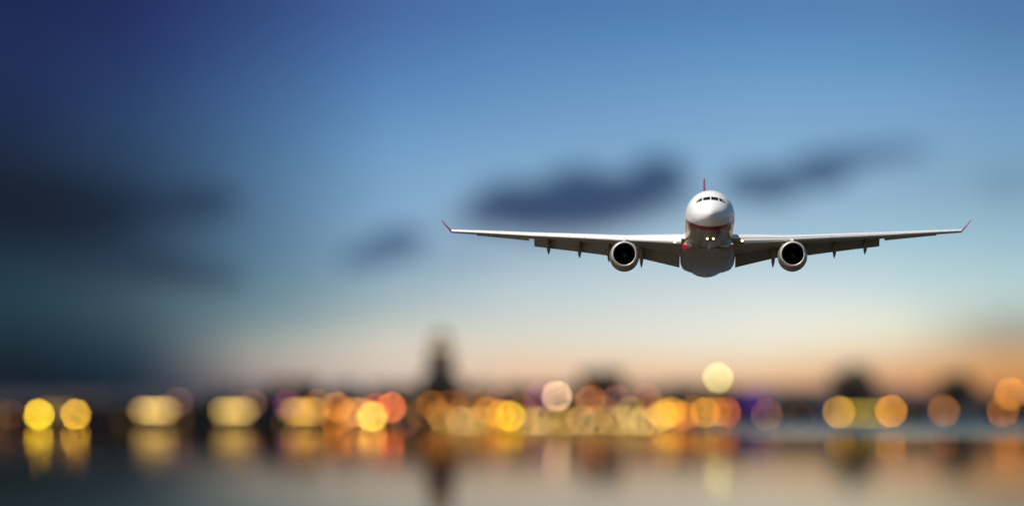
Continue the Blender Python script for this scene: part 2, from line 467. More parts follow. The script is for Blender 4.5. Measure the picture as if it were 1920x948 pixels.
# Catmull-Rom through the table so that the nose is fair
def fus_smooth(y):
    for i, (a, b) in enumerate(zip(FUS, FUS[1:])):
        if y <= b[0]: break
    p0, p1, p2, p3 = FUS[max(i - 1, 0)], FUS[i], FUS[i + 1], FUS[min(i + 2, len(FUS) - 1)]
    h = p2[0] - p1[0]; t = (y - p1[0]) / h
    out = []
    for c in (1, 2, 3):
        m1 = (p2[c] - p0[c]) / (p2[0] - p0[0]) * h; m2 = (p3[c] - p1[c]) / (p3[0] - p1[0]) * h
        out.append((2 * t**3 - 3 * t**2 + 1) * p1[c] + (t**3 - 2 * t**2 + t) * m1 + (-2 * t**3 + 3 * t**2) * p2[c] + (t**3 - t**2) * m2)
    return out
def f_at(y): return fus_smooth(max(0.0, min(FUS[-1][0], y)))
def f_ring(y, n=64):
    w, zt, zb = f_at(y); zc = (zt + zb) / 2
    return [(w * math.cos(2 * math.pi * k / n), y, zc + (zt - zc) * math.sin(2 * math.pi * k / n)) for k in range(n)]
b = MB(); b.loft([f_ring(y) for y in stations])
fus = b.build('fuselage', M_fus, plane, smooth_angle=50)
def surf_y(x, z):
    lo, hi = 0.0, 9.0
    for _ in range(40):
        m = (lo + hi) / 2; w, zt, zb = f_at(m); zc = (zt + zb) / 2
        if (x / w) ** 2 + ((z - zc) / (zt - zc)) ** 2 < 1: hi = m
        else: lo = m
    return hi
def pane(quad, name, m, parent, off, n=6):
    # quad: four (x, z) corners, laid on the nose skin and set proud of it
    b = MB(); g = []
    for j in range(n + 1):
        for i in range(n + 1):
            u, v = i / n, j / n
            x = (1 - v) * ((1 - u) * quad[0][0] + u * quad[1][0]) + v * ((1 - u) * quad[3][0] + u * quad[2][0])
            z = (1 - v) * ((1 - u) * quad[0][1] + u * quad[1][1]) + v * ((1 - u) * quad[3][1] + u * quad[2][1])
            y = surf_y(x, z)
            e = 0.02
            nx_ = -(surf_y(x + e, z) - surf_y(x - e, z)) / (2 * e); nz_ = -(surf_y(x, z + e) - surf_y(x, z - e)) / (2 * e)
            nn = Vector((nx_, 1, nz_)).normalized() * -1
            g.append(Vector((x, y, z)) + nn * off)
    b.add(g, [(j * (n + 1) + i, j * (n + 1) + i + 1, (j + 1) * (n + 1) + i + 1, (j + 1) * (n + 1) + i) for j in range(n) for i in range(n)])
    o = b.build(name, m, parent, smooth_angle=60)
    md = o.modifiers.new('thick', 'SOLIDIFY'); md.thickness = 0.012; md.offset = 0
    return o
for s in (-1, 1):
    front = [(s * .06, 1.20), (s * .86, 1.13), (s * .84, 1.50), (s * .06, 1.60)]
    side1 = [(s * .98, 1.10), (s * 1.36, .98), (s * 1.24, 1.36), (s * .96, 1.49)]
    side2 = [(s * 1.43, .95), (s * 1.64, .88), (s * 1.46, 1.24), (s * 1.31, 1.33)]
    for q in (front, side1, side2):
        pane(q, 'cockpit_window', M_glass, fus, 0.022)
# aerials and drain masts under the belly
for (y, l, h) in ((9.5, .5, .38), (13.0, .45, .35), (40.5, .5, .4)):
    b = MB(); z0 = f_at(y)[2] + .03
    b.loft([[(-.03, y - l/2, z0), (0, y - l/2 - .05, z0), (.03, y - l/2, z0), (.03, y + l/2, z0), (-.03, y + l/2, z0)], [(-.015, y, z0 - h), (0, y - .04, z0 - h), (.015, y, z0 - h), (.015, y + l/2, z0 - h), (-.015, y + l/2, z0 - h)]])
    b.build('antenna', M_white, fus)
# nose gear doors with the taxi lamps below the chin
b = MB()
for s in (-1, 1):
    b.box(s * .42 - .025, s * .42 + .025, 6.2, 8.8, -3.02, -2.70)
b.build('gear_door', M_fair, fus)
b = MB(); b.box(-.52, .52, 6.0, 6.2, -2.98, -2.86); b.tube([(0, 6.1, -2.6), (0, 6.1, -2.9)], .09)
br = b.build('lamp_bracket', M_fair, fus)
def lamp(name, x, y, z, r, m, parent):
    b = MB(); b.lathe([(-.05, .001), (-.045, r * .6), (-.02, r * .92), (0, r)], 16, 'y', (x, y, z)); o = b.build(name, m, parent, smooth_angle=50)
    b = MB(); b.lathe([(-.03, r * 1.14), (0, r * 1.14), (.14, r * .7), (.16, .01)], 16, 'y', (x, y + .004, z)); b.build('lamp_housing', M_frame, parent, smooth_angle=40)
    return o
for x in (-.34, .34): lamp('taxi_light', x, 5.93, -2.74, .12, M_taxi_light, fus)

# wing-to-body fairing
b = MB(); rings = []
FAIR = [(14.6, 1.2, -2.3, -2.86), (16.5, 2.2, -1.6, -2.95), (18.5, 2.80, -.95, -3.10), (20.5, 3.02, -.65, -3.25), (22.5, 3.12, -.55, -3.40), (27, 3.19, -.55, -3.48), (32, 3.17, -.7, -3.45), (35, 3.0, -1.1, -3.25), (37.5, 2.5, -1.7, -3.0), (39.5, 1.5, -2.3, -2.85)]
def fair_pt(y, a, off=0.0):
    for p, q in zip(FAIR, FAIR[1:]):
        if y <= q[0]: break
    t = (y - p[0]) / (q[0] - p[0]); w, zt, zb = [u + (v - u) * t for u, v in zip(p[1:], q[1:])]
    c_, s_ = math.cos(a), math.sin(a); e = 0.78 if s_ > 0 else .70
    return ((w + off) * math.copysign(abs(c_) ** e, c_), y - off, (zt + zb) / 2 + ((zt - zb) / 2 + off) * math.copysign(abs(s_) ** e, s_))
for (y, w, zt, zb) in FAIR:
    rings.append([fair_pt(y, 2 * math.pi * k / 40) for k in range(40)])
b.loft(rings)
fairing = b.build('belly_fairing', M_fair, plane, smooth_angle=50)
# red swoosh panel at each wing root, laid on the fairing's shoulder
for s in (-1, 1):
    b = MB(); g = []
    for k in range(9):
        a = R(-20 + 32 * k / 8); row = []
        for q in range(7):
            y = 16.9 + .5 * k / 8 + (4.2 - 1.2 * k / 8) * q / 6
            x, yy, z = fair_pt(y, a, .02); row.append((s * x, yy, z))
        g.append(row)
    b.loft(g, caps=False, closed=False); b.build('red_panel', M_red, fairing, smooth_angle=60)

# ram air inlets, gear doors and a pack outlet on the underside of the fairing
for s in (-1, 1):
    b = MB(); g0 = []; 
    for y, r in ((18.2, .34), (18.9, .40), (20.4, .30), (21.6, .05)):
        z = fair_pt(y, R(-90))[2] + .16
        g0.append([(s * .72 + r * 1.3 * math.cos(a), y, z + .10 - r * .8 * (math.sin(a) * .5 + .5)) for a in (2 * math.pi * i / 12 for i in range(12))])
    b.loft(g0); b.build('air_inlet', M_fair, fairing, smooth_angle=50)

# ---- wings
def naca(n=14, t=.12):
    up = []; lo = []
    for k in range(n + 1):
        x = (1 - math.cos(math.pi * k / n)) / 2
        yt = 5 * t * (.2969 * math.sqrt(x) - .126 * x - .3516 * x**2 + .2843 * x**3 - .1036 * x**4)
        cam_ = .018 * (2 * .4 * x - x * x) / .16 if x < .4 else .018 / .36 * (1 - .8 + .8 * x - x * x)
        up.append((x, cam_ + yt)); lo.append((x, cam_ - yt))
    return up[::-1] + lo[1:-1]            # trailing edge, upper, nose, lower
SECT = [(2.2, 20.25, 11.3, -.98, 4.6, .150), (3.4, 21.0, 10.6, -.86, 4.4, .145), (6.5, 22.9, 8.9, -.58, 3.4, .135), (9.4, 24.72, 7.2, -.32, 2.6, .12), (14.25, 27.57, 6.1, .24, 1.8, .115), (20.35, 31.2, 4.75, .92, 1.0, .11), (25.85, 34.4, 3.4, 1.58, .3, .105), (30.1, 36.9, 2.35, 2.06, 0, .10)]
def sect(x):
    for a, c in zip(SECT, SECT[1:]):
        if x <= c[0]:
            t = (x - a[0]) / (c[0] - a[0]); return [p + (q - p) * t for p, q in zip(a[1:], c[1:])]
    return list(SECT[-1][1:])
def place(x, cx, cz, s):      # chordwise point (fractions of the chord) at span x
    yl, ch, zl, inc, t = sect(x); a = R(-inc)
    dy, dz = cx * ch, cz * ch
    return (s * x, yl + dy * math.cos(a) - dz * math.sin(a), zl + dy * math.sin(a) + dz * math.cos(a))
def cut(prof, x0, x1):        # the profile between two chord fractions
    up = [p for p in prof[:15]][::-1]; lo = [prof[14]] + prof[15:]
    def at(l, x):
        for (xa, za), (xb, zb) in zip(l, l[1:]):
            if xa <= x <= xb: return za + (zb - za) * (x - xa) / max(1e-6, xb - xa)
        return l[-1][1]
    return lambda x: at(up, x), lambda x: at(lo + [up[-1]], x)
SP = [2.2, 3.4, 5, 6.5, 8, 9.4, 11.5, 14.25, 17.3, 20.35, 20.75, 23.2, 25.85, 27.8, 30.1]
def wing(s):
    root = bpy.data.objects.new('wing', None)  # replaced below by the wing box mesh
    bpy.data.objects.remove(root)
    b = MB(); rings = []
    for x in SP:
        t = sect(x)[4]; end = .76 if x < 20.5 else (.80 if x < 27.2 else 1.0)
        u, l = cut(naca(14, t), 0, 1)
        fr = [0.0, .004, .012, .03, .06, .10, .16, .25, .4, .55, .68, end]
        ring = [place(x, f, u(f), s) for f in fr[::-1]] + [place(x, f, l(f), s) for f in fr[1:]]
        rings.append(ring)
    b.loft(rings)
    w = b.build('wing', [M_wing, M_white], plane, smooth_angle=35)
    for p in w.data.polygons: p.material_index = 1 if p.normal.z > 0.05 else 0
    # white slats along the nose of the wing, each a piece of its own
    for (xa, xb) in ((3.15 if s < 0 else 4.1, 9.3), (9.34, 14.3), (14.34, 18.9), (18.94, 23.3), (23.34, 27.4), (27.44, 30.05)):
        b = MB(); rings = []
        for k in range(6):
            x = xa + (xb - xa) * k / 5; t = sect(x)[4]; u, l = cut(naca(14, t), 0, 1)
            ch = sect(x)[1]; g = .045 / ch
            fr = [.15, .10, .06, .03, .012, .004, 0.0]
            pts = [(f, u(f) + g * .6) for f in fr] + [(f, l(f) - g * .7) for f in (.004, .012, .03, .05)] + [(.055, l(.05) + .012), (.10, u(.1) - .025)]
            a_ = R(13); p0 = (.15, u(.15)); ring = []
            for f, z in pts:
                df, dz = f - p0[0], z - p0[1]
                ring.append(place(x, p0[0] - g * 1.2 + df * math.cos(a_) - dz * math.sin(a_) * -1, p0[1] + df * math.sin(a_) + dz * math.cos(a_), s))
            rings.append(ring)
        b.loft(rings); b.build('slat', M_white, w, smooth_angle=40)
    # trailing edge flaps, lowered
    def surface(name, xa, xb, f0, f1, drop, m, gap=.0, lower=.0, n=6):
        b = MB(); rings = []
        for k in range(n + 1):
            x = xa + (xb - xa) * k / n; ch = sect(x)[1]; t = .15 if name == 'flap' else .13
            c = f1 - f0; a = R(drop); ring = []
            for (px_, pz) in naca(8, t):
                dx, dz = px_ * c, pz * c
                ring.append(place(x, f0 + gap + dx * math.cos(a) + dz * math.sin(a), -.012 - lower - dx * math.sin(a) + dz * math.cos(a), s))
            rings.append(ring)
        b.loft(rings); return b.build(name, m, w, smooth_angle=40)
    surface('flap', 3.25, 9.42, .745, 1.03, 22, M_flap, -.005, .004)
    surface('flap', 9.46, 20.3, .735, 1.04, 30, M_flap, -.005, .006)
    surface('aileron', 20.9, 27.1, .805, 1.0, 9, M_wing, .005, -.005)
    # flap track fairings
    for x, ln, dn in ((7.7, 5.0, 1.0), (11.5, 4.6, .95), (14.95, 4.2, .88), (18.6, 3.6, .80)):
        yl, ch, zl, inc, t = sect(x)
        p0 = Vector(place(x, .52, -.05, s)); p1 = Vector(place(x, .80, -.085, s)); tail = Vector(place(x, 1.10, -.085, s)) + Vector((0, .35, -dn * .62 - .5))
        b = MB(); rings = []
        for k in range(13):
            q = k / 12
            p = (1 - q) ** 2 * p0 + 2 * q * (1 - q) * p1 + q * q * tail
            r = max(.02, math.sin(math.pi * min(1, q * .93 + .05)) ** .6)
            rings.append([(p.x + .25 * r * math.cos(a), p.y, p.z + .42 * r * math.sin(a)) for a in (2 * math.pi * i / 16 for i in range(16))])
        b.loft(rings); b.build('flap_track_fairing', M_fair, w, smooth_angle=50)
    # winglet
    b = MB(); rings = []
    tip = place(30.1, 0, .0, s)
    for q in (0, .12, .3, .55, .8, 1.0):
        ch = 2.2 - 1.25 * q; px_ = 30.1 + (1.18 * q if q > .12 else 1.3 * q); pz = tip[2] + (1.45 * q ** 1.12); py_ = tip[1] + .08 + 1.75 * q
        ring = []
        nn = Vector((math.cos(R(48)), 0, -math.sin(R(48)))) if q > .1 else Vector((math.sin(R(25)), 0, -math.cos(R(25))))
        for (a, c) in naca(8, .085):
            v = Vector((px_, py_ + a * ch, pz)) - nn * c * ch
            ring.append((s * v.x, v.y, v.z))
        rings.append(ring)
    b.loft(rings); b.build('winglet', M_red, w, smooth_angle=40)
    # landing light in the wing root
    p = place(4.0 - .1, -.012, -.004, s)
    lamp('landing_light', p[0], p[1] - (.95 if s < 0 else .42), p[2] - (.50 if s < 0 else .30), .14, M_land_light, w)
    return w
for s in (-1, 1): wing(s)

# ---- engines
def engine(s):
    x, y0, z0 = s * 9.72, 19.5, -2.84
    c = (x, y0, z0)
    b = MB()
    prof = [(.45, 1.50), (.9, 1.60), (1.6, 1.70), (2.5, 1.73), (3.4, 1.68), (4.3, 1.54), (5.0, 1.38), (5.35, 1.28), (5.35, 1.20), (4.6, 1.24), (3.0, 1.2)]
    prof = [(t, r) for t, r in prof]
    b.lathe(prof, 48, 'y', c)
    e = b.build('engine', M_nac, plane, smooth_angle=40)
    # drooped axis: the nacelle's rear sits a little lower as seen from ahead
    b = MB(); b.lathe([(.452, 1.503), (.25, 1.475), (.10, 1.43), (.02, 1.375), (0, 1.335), (.03, 1.29), (.10, 1.265), (.22, 1.25)], 48, 'y', c); b.build('intake_lip', M_lip, e, smooth_angle=60)
    b = MB(); b.lathe([(.222, 1.249), (.6, 1.235), (1.1, 1.245), (1.7, 1.25), (1.9, .4)], 48, 'y', c); b.build('intake_liner', M_dark, e, smooth_angle=40)
    b = MB()
    for k in range(26):
        a0 = 2 * math.pi * k / 26
        rings = []
        for j in range(5):
            r = .34 + (1.22 - .34) * j / 4; tw = R(28 + 34 * j / 4); wd = .16 + .07 * j / 4
            pts = []
            for q, th in ((-1, 0), (0, .02), (1, 0), (0, -.02)):
                du = q * wd * math.sin(tw) + th * math.cos(tw); dy = q * wd * math.cos(tw) - th * math.sin(tw)
                a = a0 + du / r
                pts.append((x + r * math.cos(a), y0 + 1.35 + dy, z0 + r * math.sin(a)))
            rings.append(pts)
        b.loft(rings)
    b.build('fan', M_fan, e, smooth_angle=40)
    b = MB(); b.lathe([(.72, .005), (.78, .09), (.95, .21), (1.15, .31), (1.4, .37), (1.6, .38)], 24, 'y', c); b.build('spinner', M_spin, e, smooth_angle=50)
    b = MB(); b.lathe([(4.2, 1.0), (5.4, .92), (6.4, .70), (6.5, .62), (6.0, .60)], 32, 'y', c); b.lathe([(5.6, .45), (6.6, .34), (7.4, .05)], 24, 'y', c); b.build('exhaust_nozzle', M_hot, e, smooth_angle=40)
    # pylon up to the wing
    b = MB(); rings = []
    for (yy, w_, zb, zt) in ((20.9, .05, z0 + 1.52, z0 + 1.62), (21.6, .16, z0 + 1.5, z0 + 1.95), (23.2, .22, z0 + 1.3, -.55), (25.2, .24, z0 + 1.15, -.40), (27.2, .20, z0 + 1.2, -.62), (29.2, .05, -1.0, -.75)):
        rings.append([(x - w_, yy, zb), (x + w_, yy, zb), (x + w_ * .8, yy, zt), (x - w_ * .8, yy, zt)])
    b.loft(rings); b.build('pylon', M_white, e, smooth_angle=40)
    # strake on the inboard shoulder
    b = MB(); a = R(52); px_, pz = x - s * 1.62 * math.cos(a), z0 + 1.62 * math.sin(a)
    ox, oz = -s * math.cos(a), math.sin(a)
    b.loft([[(px_ - .015, 21.0, pz), (px_ + .015, 21.0, pz), (px_ + .015, 22.6, pz), (px_ - .015, 22.6, pz)], [(px_ + ox * .4 - .015, 22.1, pz + oz * .4), (px_ + ox * .4 + .015, 22.1, pz + oz * .4), (px_ + ox * .4 + .015, 22.6, pz + oz * .4), (px_ + ox * .4 - .015, 22.6, pz + oz * .4)]])
    b.build('strake', M_frame, e)
    return e
for s in (-1, 1): engine(s)

# ---- tail
b = MB(); rings = []
for q in (0, .25, .5, .75, 1):
    z = 2.35 + 8.65 * q; yl = 50.2 + 7.6 * q; ch = 7.6 - 4.4 * q
    rings.append([(c * ch, yl + a * ch, z) for a, c in [(p[0] * .70, p[1] * .52) for p in naca(10, .11)]])
b.loft([[(x - 0.0, y, z) for x, y, z in r] for r in rings])
M_fin = mat('fin_red_paint', (0.48, 0.045, 0.06), 0.35, noise=(0.7, 0.12))
fin = b.build('fin', M_fin, plane, smooth_angle=35)
b = MB(); rings = []
for q in (.06, .5, 1):
    z = 2.35 + 8.65 * q; yl = 50.2 + 7.6 * q; ch = 7.6 - 4.4 * q
    rings.append([(.035 * ch, yl + .705 * ch, z), (.0, yl + ch, z), (-.022 * ch, yl + .705 * ch, z)])
b.loft(rings); b.build('rudder', M_red, fin)
for s in (-1, 1):
    b = MB(); rings = []
    for q in (0, .5, 1):
        x = .9 + 8.4 * q; yl = 54.0 + 5.2 * q; ch = 5.4 - 3.3 * q; z = 1.45 + .75 * q
        rings.append([(s * x, yl + a * ch * .74, z + c * ch) for a, c in naca(8, .10)])
    b.loft(rings); tp = b.build('tailplane', M_wing, plane, smooth_angle=35)
    b = MB(); rings = []
    for q in (.05, .97):
        x = .9 + 8.4 * q; yl = 54.0 + 5.2 * q; ch = 5.4 - 3.3 * q; z = 1.45 + .75 * q
        rings.append([(s * x, yl + .75 * ch, z + .03 * ch), (s * x, yl + ch, z + .005), (s * x, yl + .75 * ch, z - .02 * ch)])
    b.loft(rings); b.build('elevator', M_wing, tp)

# ------------------------------------------------------------------ the waterfront lamps
M_post = mat('lamp_post_iron', (0.03, 0.032, 0.034), 0.5, metal=0.4, noise=(2.0, 0.2))
COC = 57.0
lamp_mats = {}
def lamp_mat(col, rel, dia_px):
    key = (col, rel, round(dia_px, 2))
    if key not in lamp_mats:
        l = lin(col); mx_ = max(l); l = tuple(v / mx_ for v in l)
        lamp_mats[key] = emit('lamp_glow', l, mx_ * rel * 0.80 * (COC / dia_px) ** 2)
    return lamp_mats[key]
def sphere(b, c, r, n=12, squash=1.0):
    prof = [(-r * squash * math.cos(math.pi * k / 8), max(.01, r * math.sin(math.pi * k / 8))) for k in range(9)]
    b.lathe(prof, n, 'z', c)
def lamp_thing(x, h, y, col, label, kind, group=None, rel=1.0, r=0.7, base=1.12):
    px = 13333.0 / y                    # how large a metre looks from here
    t = thing('street_lamp' if kind != 'mast' else 'floodlight_mast', label, 'lamp', (x, y, base), 0, group)
    hz = h - base
    b = MB()
    pr = .12 if kind == 'street' else (.09 if kind == 'low' else .22)
    b.lathe([(0, pr * 2.2), (.25, pr * 2.0), (.4, pr * 1.2), (hz * .5, pr), (hz - r * .8, pr * .75)], 8, 'z', (0, 0, 0), caps=True)
    b.build('post', M_post, t, smooth_angle=40)
    b = MB(); b.lathe([(hz + r * .78, r * .75), (hz + r * .95, r * .60), (hz + r * 1.3, r * .16), (hz + r * 1.5, .03)], 10, 'z', caps=True); b.build('lamp_cap', M_post, t, smooth_angle=40)
    b = MB(); b.lathe([(hz - r * .98, pr * .8), (hz - r * .86, r * .5), (hz - r * .80, r * .55)], 10, 'z', caps=True); b.build('lamp_collar', M_post, t, smooth_angle=40)
    b = MB(); sphere(b, (0, 0, hz), r, 12, .84); b.build('lamp_globe', lamp_mat(col, rel, r * 1.9 * px), t, smooth_angle=80)
    return t

# x along the shore (m), height of the light above the water (m), distance (m), colour, brightness, kind, label
LAMPS = [
    # left end
    (20, 776, 'n', (66, 38, 22), 'street', 'dim brown lamp at the far left edge of the waterfront', .9),
    (73, 776, 'n', (255, 212, 40), 'street', 'brightest yellow lamp of the pair at the left end of the waterfront', 1.15),
    (142, 776, 'n', (238, 182, 52), 'street', 'golden lamp beside the brightest yellow lamp at the left end', 1.0),
    (335, 753, 'n', (80, 50, 46), 'tall', 'dim purplish lamp above the right end of the first lit kiosk', .9),
    (473, 757, 'n', (92, 58, 42), 'tall', 'dim brown lamp above the right end of the second lit kiosk', .9),
    (540, 756, 'n', (88, 45, 78), 'tall', 'dim violet lamp above the left end of the third lit kiosk', .9),
    (595, 757, 'n', (125, 78, 34), 'tall', 'brown orange lamp above the right end of the third lit kiosk', .9),
    (632, 762, 'n', (178, 108, 36), 'street', 'orange lamp between the third kiosk and the peach lit kiosk', .9),
    (630, 790, 'n', (150, 88, 25), 'low', 'low orange lamp just right of the third lit kiosk', .9),
    (698, 780, 'n', (250, 200, 75), 'street', 'bright yellow lamp at the right end of the peach lit kiosk', 1.0),
    (733, 763, 'n', (228, 112, 60), 'street', 'red orange lamp right of the peach lit kiosk', 1.0),
    (705, 764, 'n', (170, 72, 50), 'street', 'reddish lamp between the bright yellow lamp and the red orange lamp', .8),
    (760, 790, 'n', (80, 52, 38), 'low', 'low dim brown lamp between the red orange lamp and the clock tower', .8),
    # under the tower
    (808, 758, 'n', (120, 72, 22), 'tall', 'dim amber lamp left of the foot of the clock tower', .9),
    (826, 776, 'n', (125, 78, 26), 'street', 'amber lamp straight below the clock tower', .8),
    (846, 757, 'n', (110, 62, 20), 'tall', 'dim amber lamp right of the foot of the clock tower', .8),
    (876, 752, 'n', (85, 50, 20), 'tall', 'faint brown lamp second to the right of the clock tower', .8),
    (915, 770, 'n', (165, 105, 26), 'street', 'amber lamp left of the two bright gold lamps', .9),
    (938, 776, 'n', (222, 150, 30), 'street', 'left of the two overlapping bright gold lamps in the middle', .7),
    (957, 779, 'n', (240, 188, 42), 'street', 'right of the two overlapping bright gold lamps in the middle', .8),
    (938, 748, 'n', (80, 42, 28), 'tall', 'faint reddish lamp above the two bright gold lamps', .8),
    (1008, 744, 'n', (100, 34, 84), 'tall', 'magenta lamp left of the big pale pink globe', .8),
    (1044, 742, 'n', (226, 182, 142), 'tall', 'big pale pink lamp standing high in the middle of the waterfront', .95),
    (1107, 749, 'n', (150, 84, 46), 'tall', 'brown orange lamp right of the big pale pink lamp', .9),
    (1156, 748, 'n', (110, 72, 66), 'tall', 'mauve lamp second to the right of the big pale pink lamp', .9),
    (1182, 770, 'n', (130, 112, 48), 'street', 'olive lamp below and between the mauve lamp and the brown lamp', .8),
    (1212, 746, 'n', (112, 62, 44), 'tall', 'brown lamp third to the right of the big pale pink lamp', .9),
    (1243, 776, 'n', (205, 155, 48), 'street', 'left of the two gold lamps right of the pale lamp row', .9),
    (1259, 772, 'n', (212, 150, 40), 'street', 'right of the two gold lamps right of the pale lamp row', .9),
    (1280, 780, 'n', (190, 105, 30), 'street', 'orange lamp between the gold lamps and the tall floodlight mast', .9),
    (1322, 772, 'n', (190, 132, 36), 'street', 'gold lamp at the foot of the tall floodlight mast, left side', .9),
    (1343, 770, 'n', (150, 105, 45), 'street', 'ochre lamp straight below the tall floodlight mast', .8),
    (1361, 772, 'n', (194, 92, 38), 'street', 'red orange lamp right of the foot of the tall floodlight mast', .75),
    (1346, 708, 'n', (206, 200, 118), 'mast', 'tall mast with a pale yellow green floodlight, highest light of the shore', .8),
    # fainter amber lights further back between the bright ones
    (790, 773, 'n', (96, 60, 22), 'street', 'faint amber lamp left of the amber lamp below the clock tower', .7),
    (862, 774, 'n', (108, 72, 26), 'street', 'faint amber lamp between the clock tower and the third low pale lamp', .7),
    (896, 756, 'n', (92, 54, 22), 'tall', 'faint amber lamp high above the fourth low pale lamp', .7),
    (980, 768, 'n', (122, 80, 30), 'street', 'faint amber lamp just right of the two bright gold lamps', .7),
    (1076, 764, 'n', (110, 78, 32), 'street', 'faint ochre lamp between the big pale pink lamp and the brown orange lamp', .7),
    (1134, 770, 'n', (112, 76, 30), 'street', 'faint ochre lamp below and right of the brown orange lamp', .7),
    (1226, 764, 'n', (122, 78, 28), 'street', 'faint amber lamp just left of the two gold lamps right of the pale row', .7),
    (1301, 768, 'n', (130, 78, 28), 'street', 'faint amber lamp left of the gold lamp at the foot of the mast', .7),
    (650, 778, 'n', (140, 86, 30), 'street', 'amber lamp under the left end of the peach lit kiosk', .7),
    # the inlet on the right
    (1438, 776, 'r', (112, 70, 36), 'street', 'dim brown lamp right of the violet lit hall', .9),
    (1500, 783, 'r', (48, 34, 26), 'street', 'very faint brown lamp in the dark gap left of the olive kiosk', .8),
    (1573, 772, 'r', (212, 152, 48), 'street', 'gold lamp at the left end of the olive lit kiosk on the right', .85),
    (1671, 770, 'r', (230, 148, 38), 'street', 'bright orange gold lamp at the right end of the olive lit kiosk', .9),
    (1770, 769, 'r', (152, 92, 30), 'street', 'amber lamp under the second big tree on the right', .9),
    (1880, 769, 'r', (168, 98, 28), 'street', 'lower orange lamp of the pair at the right edge', .8),
    (1895, 737, 'r', (208, 128, 36), 'tall', 'upper orange lamp of the pair at the right edge', .75),
]
for k, (px, py, where, col, kind, label, rel) in enumerate(LAMPS):
    yy = (QY if where == 'n' else QR) + 3.0 + 1.7 * (k % 3)
    m = yy / 13333.0
    r = {'low': .66, 'street': .82, 'tall': .82, 'mast': .85}[kind]
    lamp_thing((px - 960) * m, CAM_H + (HOR - py) * m, yy, col, label, kind, None, rel, r)
ROW = [833, 862, 884, 903, 985, 1004, 1022, 1044, 1066, 1090, 1117, 1146, 1168, 1188, 1206, 1228]
ORD = 'first second third fourth fifth sixth seventh eighth ninth tenth eleventh twelfth thirteenth fourteenth fifteenth sixteenth '.split()
for k, px in enumerate(ROW):
    yy = QY + 2.4; m = yy / 13333.0
    col = [(118, 92, 40), (124, 96, 44), (130, 104, 56), (142, 114, 72)][(k * 7) % 4] if k < 12 else (142, 114, 66)
    lamp_thing((px - 960) * m, CAM_H + (HOR - (787 + (k % 3))) * m, yy, col, '%s from the left in the close row of low pale yellow lamps' % ORD[k], 'low', 'low pale lamps in a row along the quay', .78, .66)

# ------------------------------------------------------------------ lit kiosks on the quay
M_wall_dark = mat('kiosk_panel', (0.06, 0.055, 0.05), 0.7, noise=(1.0, 0.3))
M_roof_dark = mat('kiosk_roof', (0.04, 0.04, 0.045), 0.6, noise=(1.0, 0.3))
def kiosk(cx, w, zl, y, col, rel, label, hh=.9):
    m = y / 13333.0; L_ = w
    t = thing('kiosk', label, 'kiosk', (cx, y, 1.12), 0, 'lit kiosks on the quay')
    z = zl - 1.12
    b = MB(); b.box(-L_ / 2 - .6, L_ / 2 + .6, 1.0, 4.5, 0, max(z + 1.6, 2.6)); b.build('wall', M_wall_dark, t)
    b = MB(); b.box(-L_ / 2 - 1.2, L_ / 2 + 1.2, -1.4, 5.2, max(z + 1.6, 2.6) + .003, max(z + 1.6, 2.6) + .3); b.build('roof', M_roof_dark, t)
    for s in (-1, 1):
        b = MB(); b.tube([(s * (L_ / 2 + .9), -1.1, 0), (s * (L_ / 2 + .9), -1.1, max(z + 1.6, 2.6))], .09); b.build('post', M_post, t)
    b = MB(); b.box(-L_ / 2 - .5, L_ / 2 + .5, .4, .99, 0, .9); b.build('counter', M_wall_dark, t)
    l = lin(col); mx_ = max(l); l = tuple(v / mx_ for v in l)
    e = emit('kiosk_light', l, mx_ * rel / ((hh / m) / (math.pi / 4 * COC)))
    n = max(3, int(L_ / 2.2)); p = L_ / n
    for k in range(n):
        b = MB(); b.box(-L_ / 2 + k * p + .04, -L_ / 2 + (k + 1) * p - .04, .86, .985, z - hh / 2, z + hh / 2); b.build('light_panel', e, t)
    return t
for (px, py, wpx, where, col, rel, label) in (
    (290, 769, 56, 'n', (240, 196, 108), 1.0, 'first lit kiosk from the left with a wide cream yellow light band'),
    (438, 770, 52, 'n', (236, 194, 106), 1.0, 'second lit kiosk from the left with a wide cream yellow light band'),
    (570, 771, 52, 'n', (240, 182, 82), 1.0, 'third lit kiosk from the left with a golden light band'),
    (672, 772, 34, 'n', (236, 160, 92), 1.05, 'fourth lit kiosk from the left with a peach light band'),
    (107, 768, 60, 'n', (74, 58, 42), .9, 'barely lit brown kiosk behind the pair of yellow lamps at the left end'),
    (1620, 774, 74, 'r', (140, 118, 42), 1.0, 'olive lit kiosk between two gold lamps on the right shore')):
    yy = (QY if where == 'n' else QR) + 9.0; m = yy / 13333.0
    kiosk((px - 960) * m, wpx * m, CAM_H + (HOR - py) * m, yy, col, rel, label)

# ------------------------------------------------------------------ buildings along the shore
M_bw = [mat('render_wall_%s' % n, c, 0.9, spec=0.2, noise=(0.3, 0.25)) for n, c in (('brown', (0.028, 0.017, 0.014)), ('slate', (0.016, 0.017, 0.032)), ('umber', (0.019, 0.012, 0.015)), ('plum', (0.021, 0.013, 0.027)))]
M_br = [mat('roof_tiles_%s' % n, c, 0.8, noise=(1.0, 0.3)) for n, c in (('dark', (0.018, 0.018, 0.028)), ('brown', (0.028, 0.018, 0.015)))]
M_win = mat('dark_window_glass', (0.01, 0.012, 0.016), 0.25)
M_trim = mat('stone_trim', (0.03, 0.027, 0.025), 0.8, noise=(0.5, 0.2))
M_warm = emit('warm_window', (1.0, 0.52, 0.16), 1.3)
M_violet = emit('violet_wash_glow', (0.30, 0.10, 1.0), 0.10)
M_magenta = emit('magenta_light', (0.85, 0.10, 0.62), 1.6)
rng = random.Random(5)
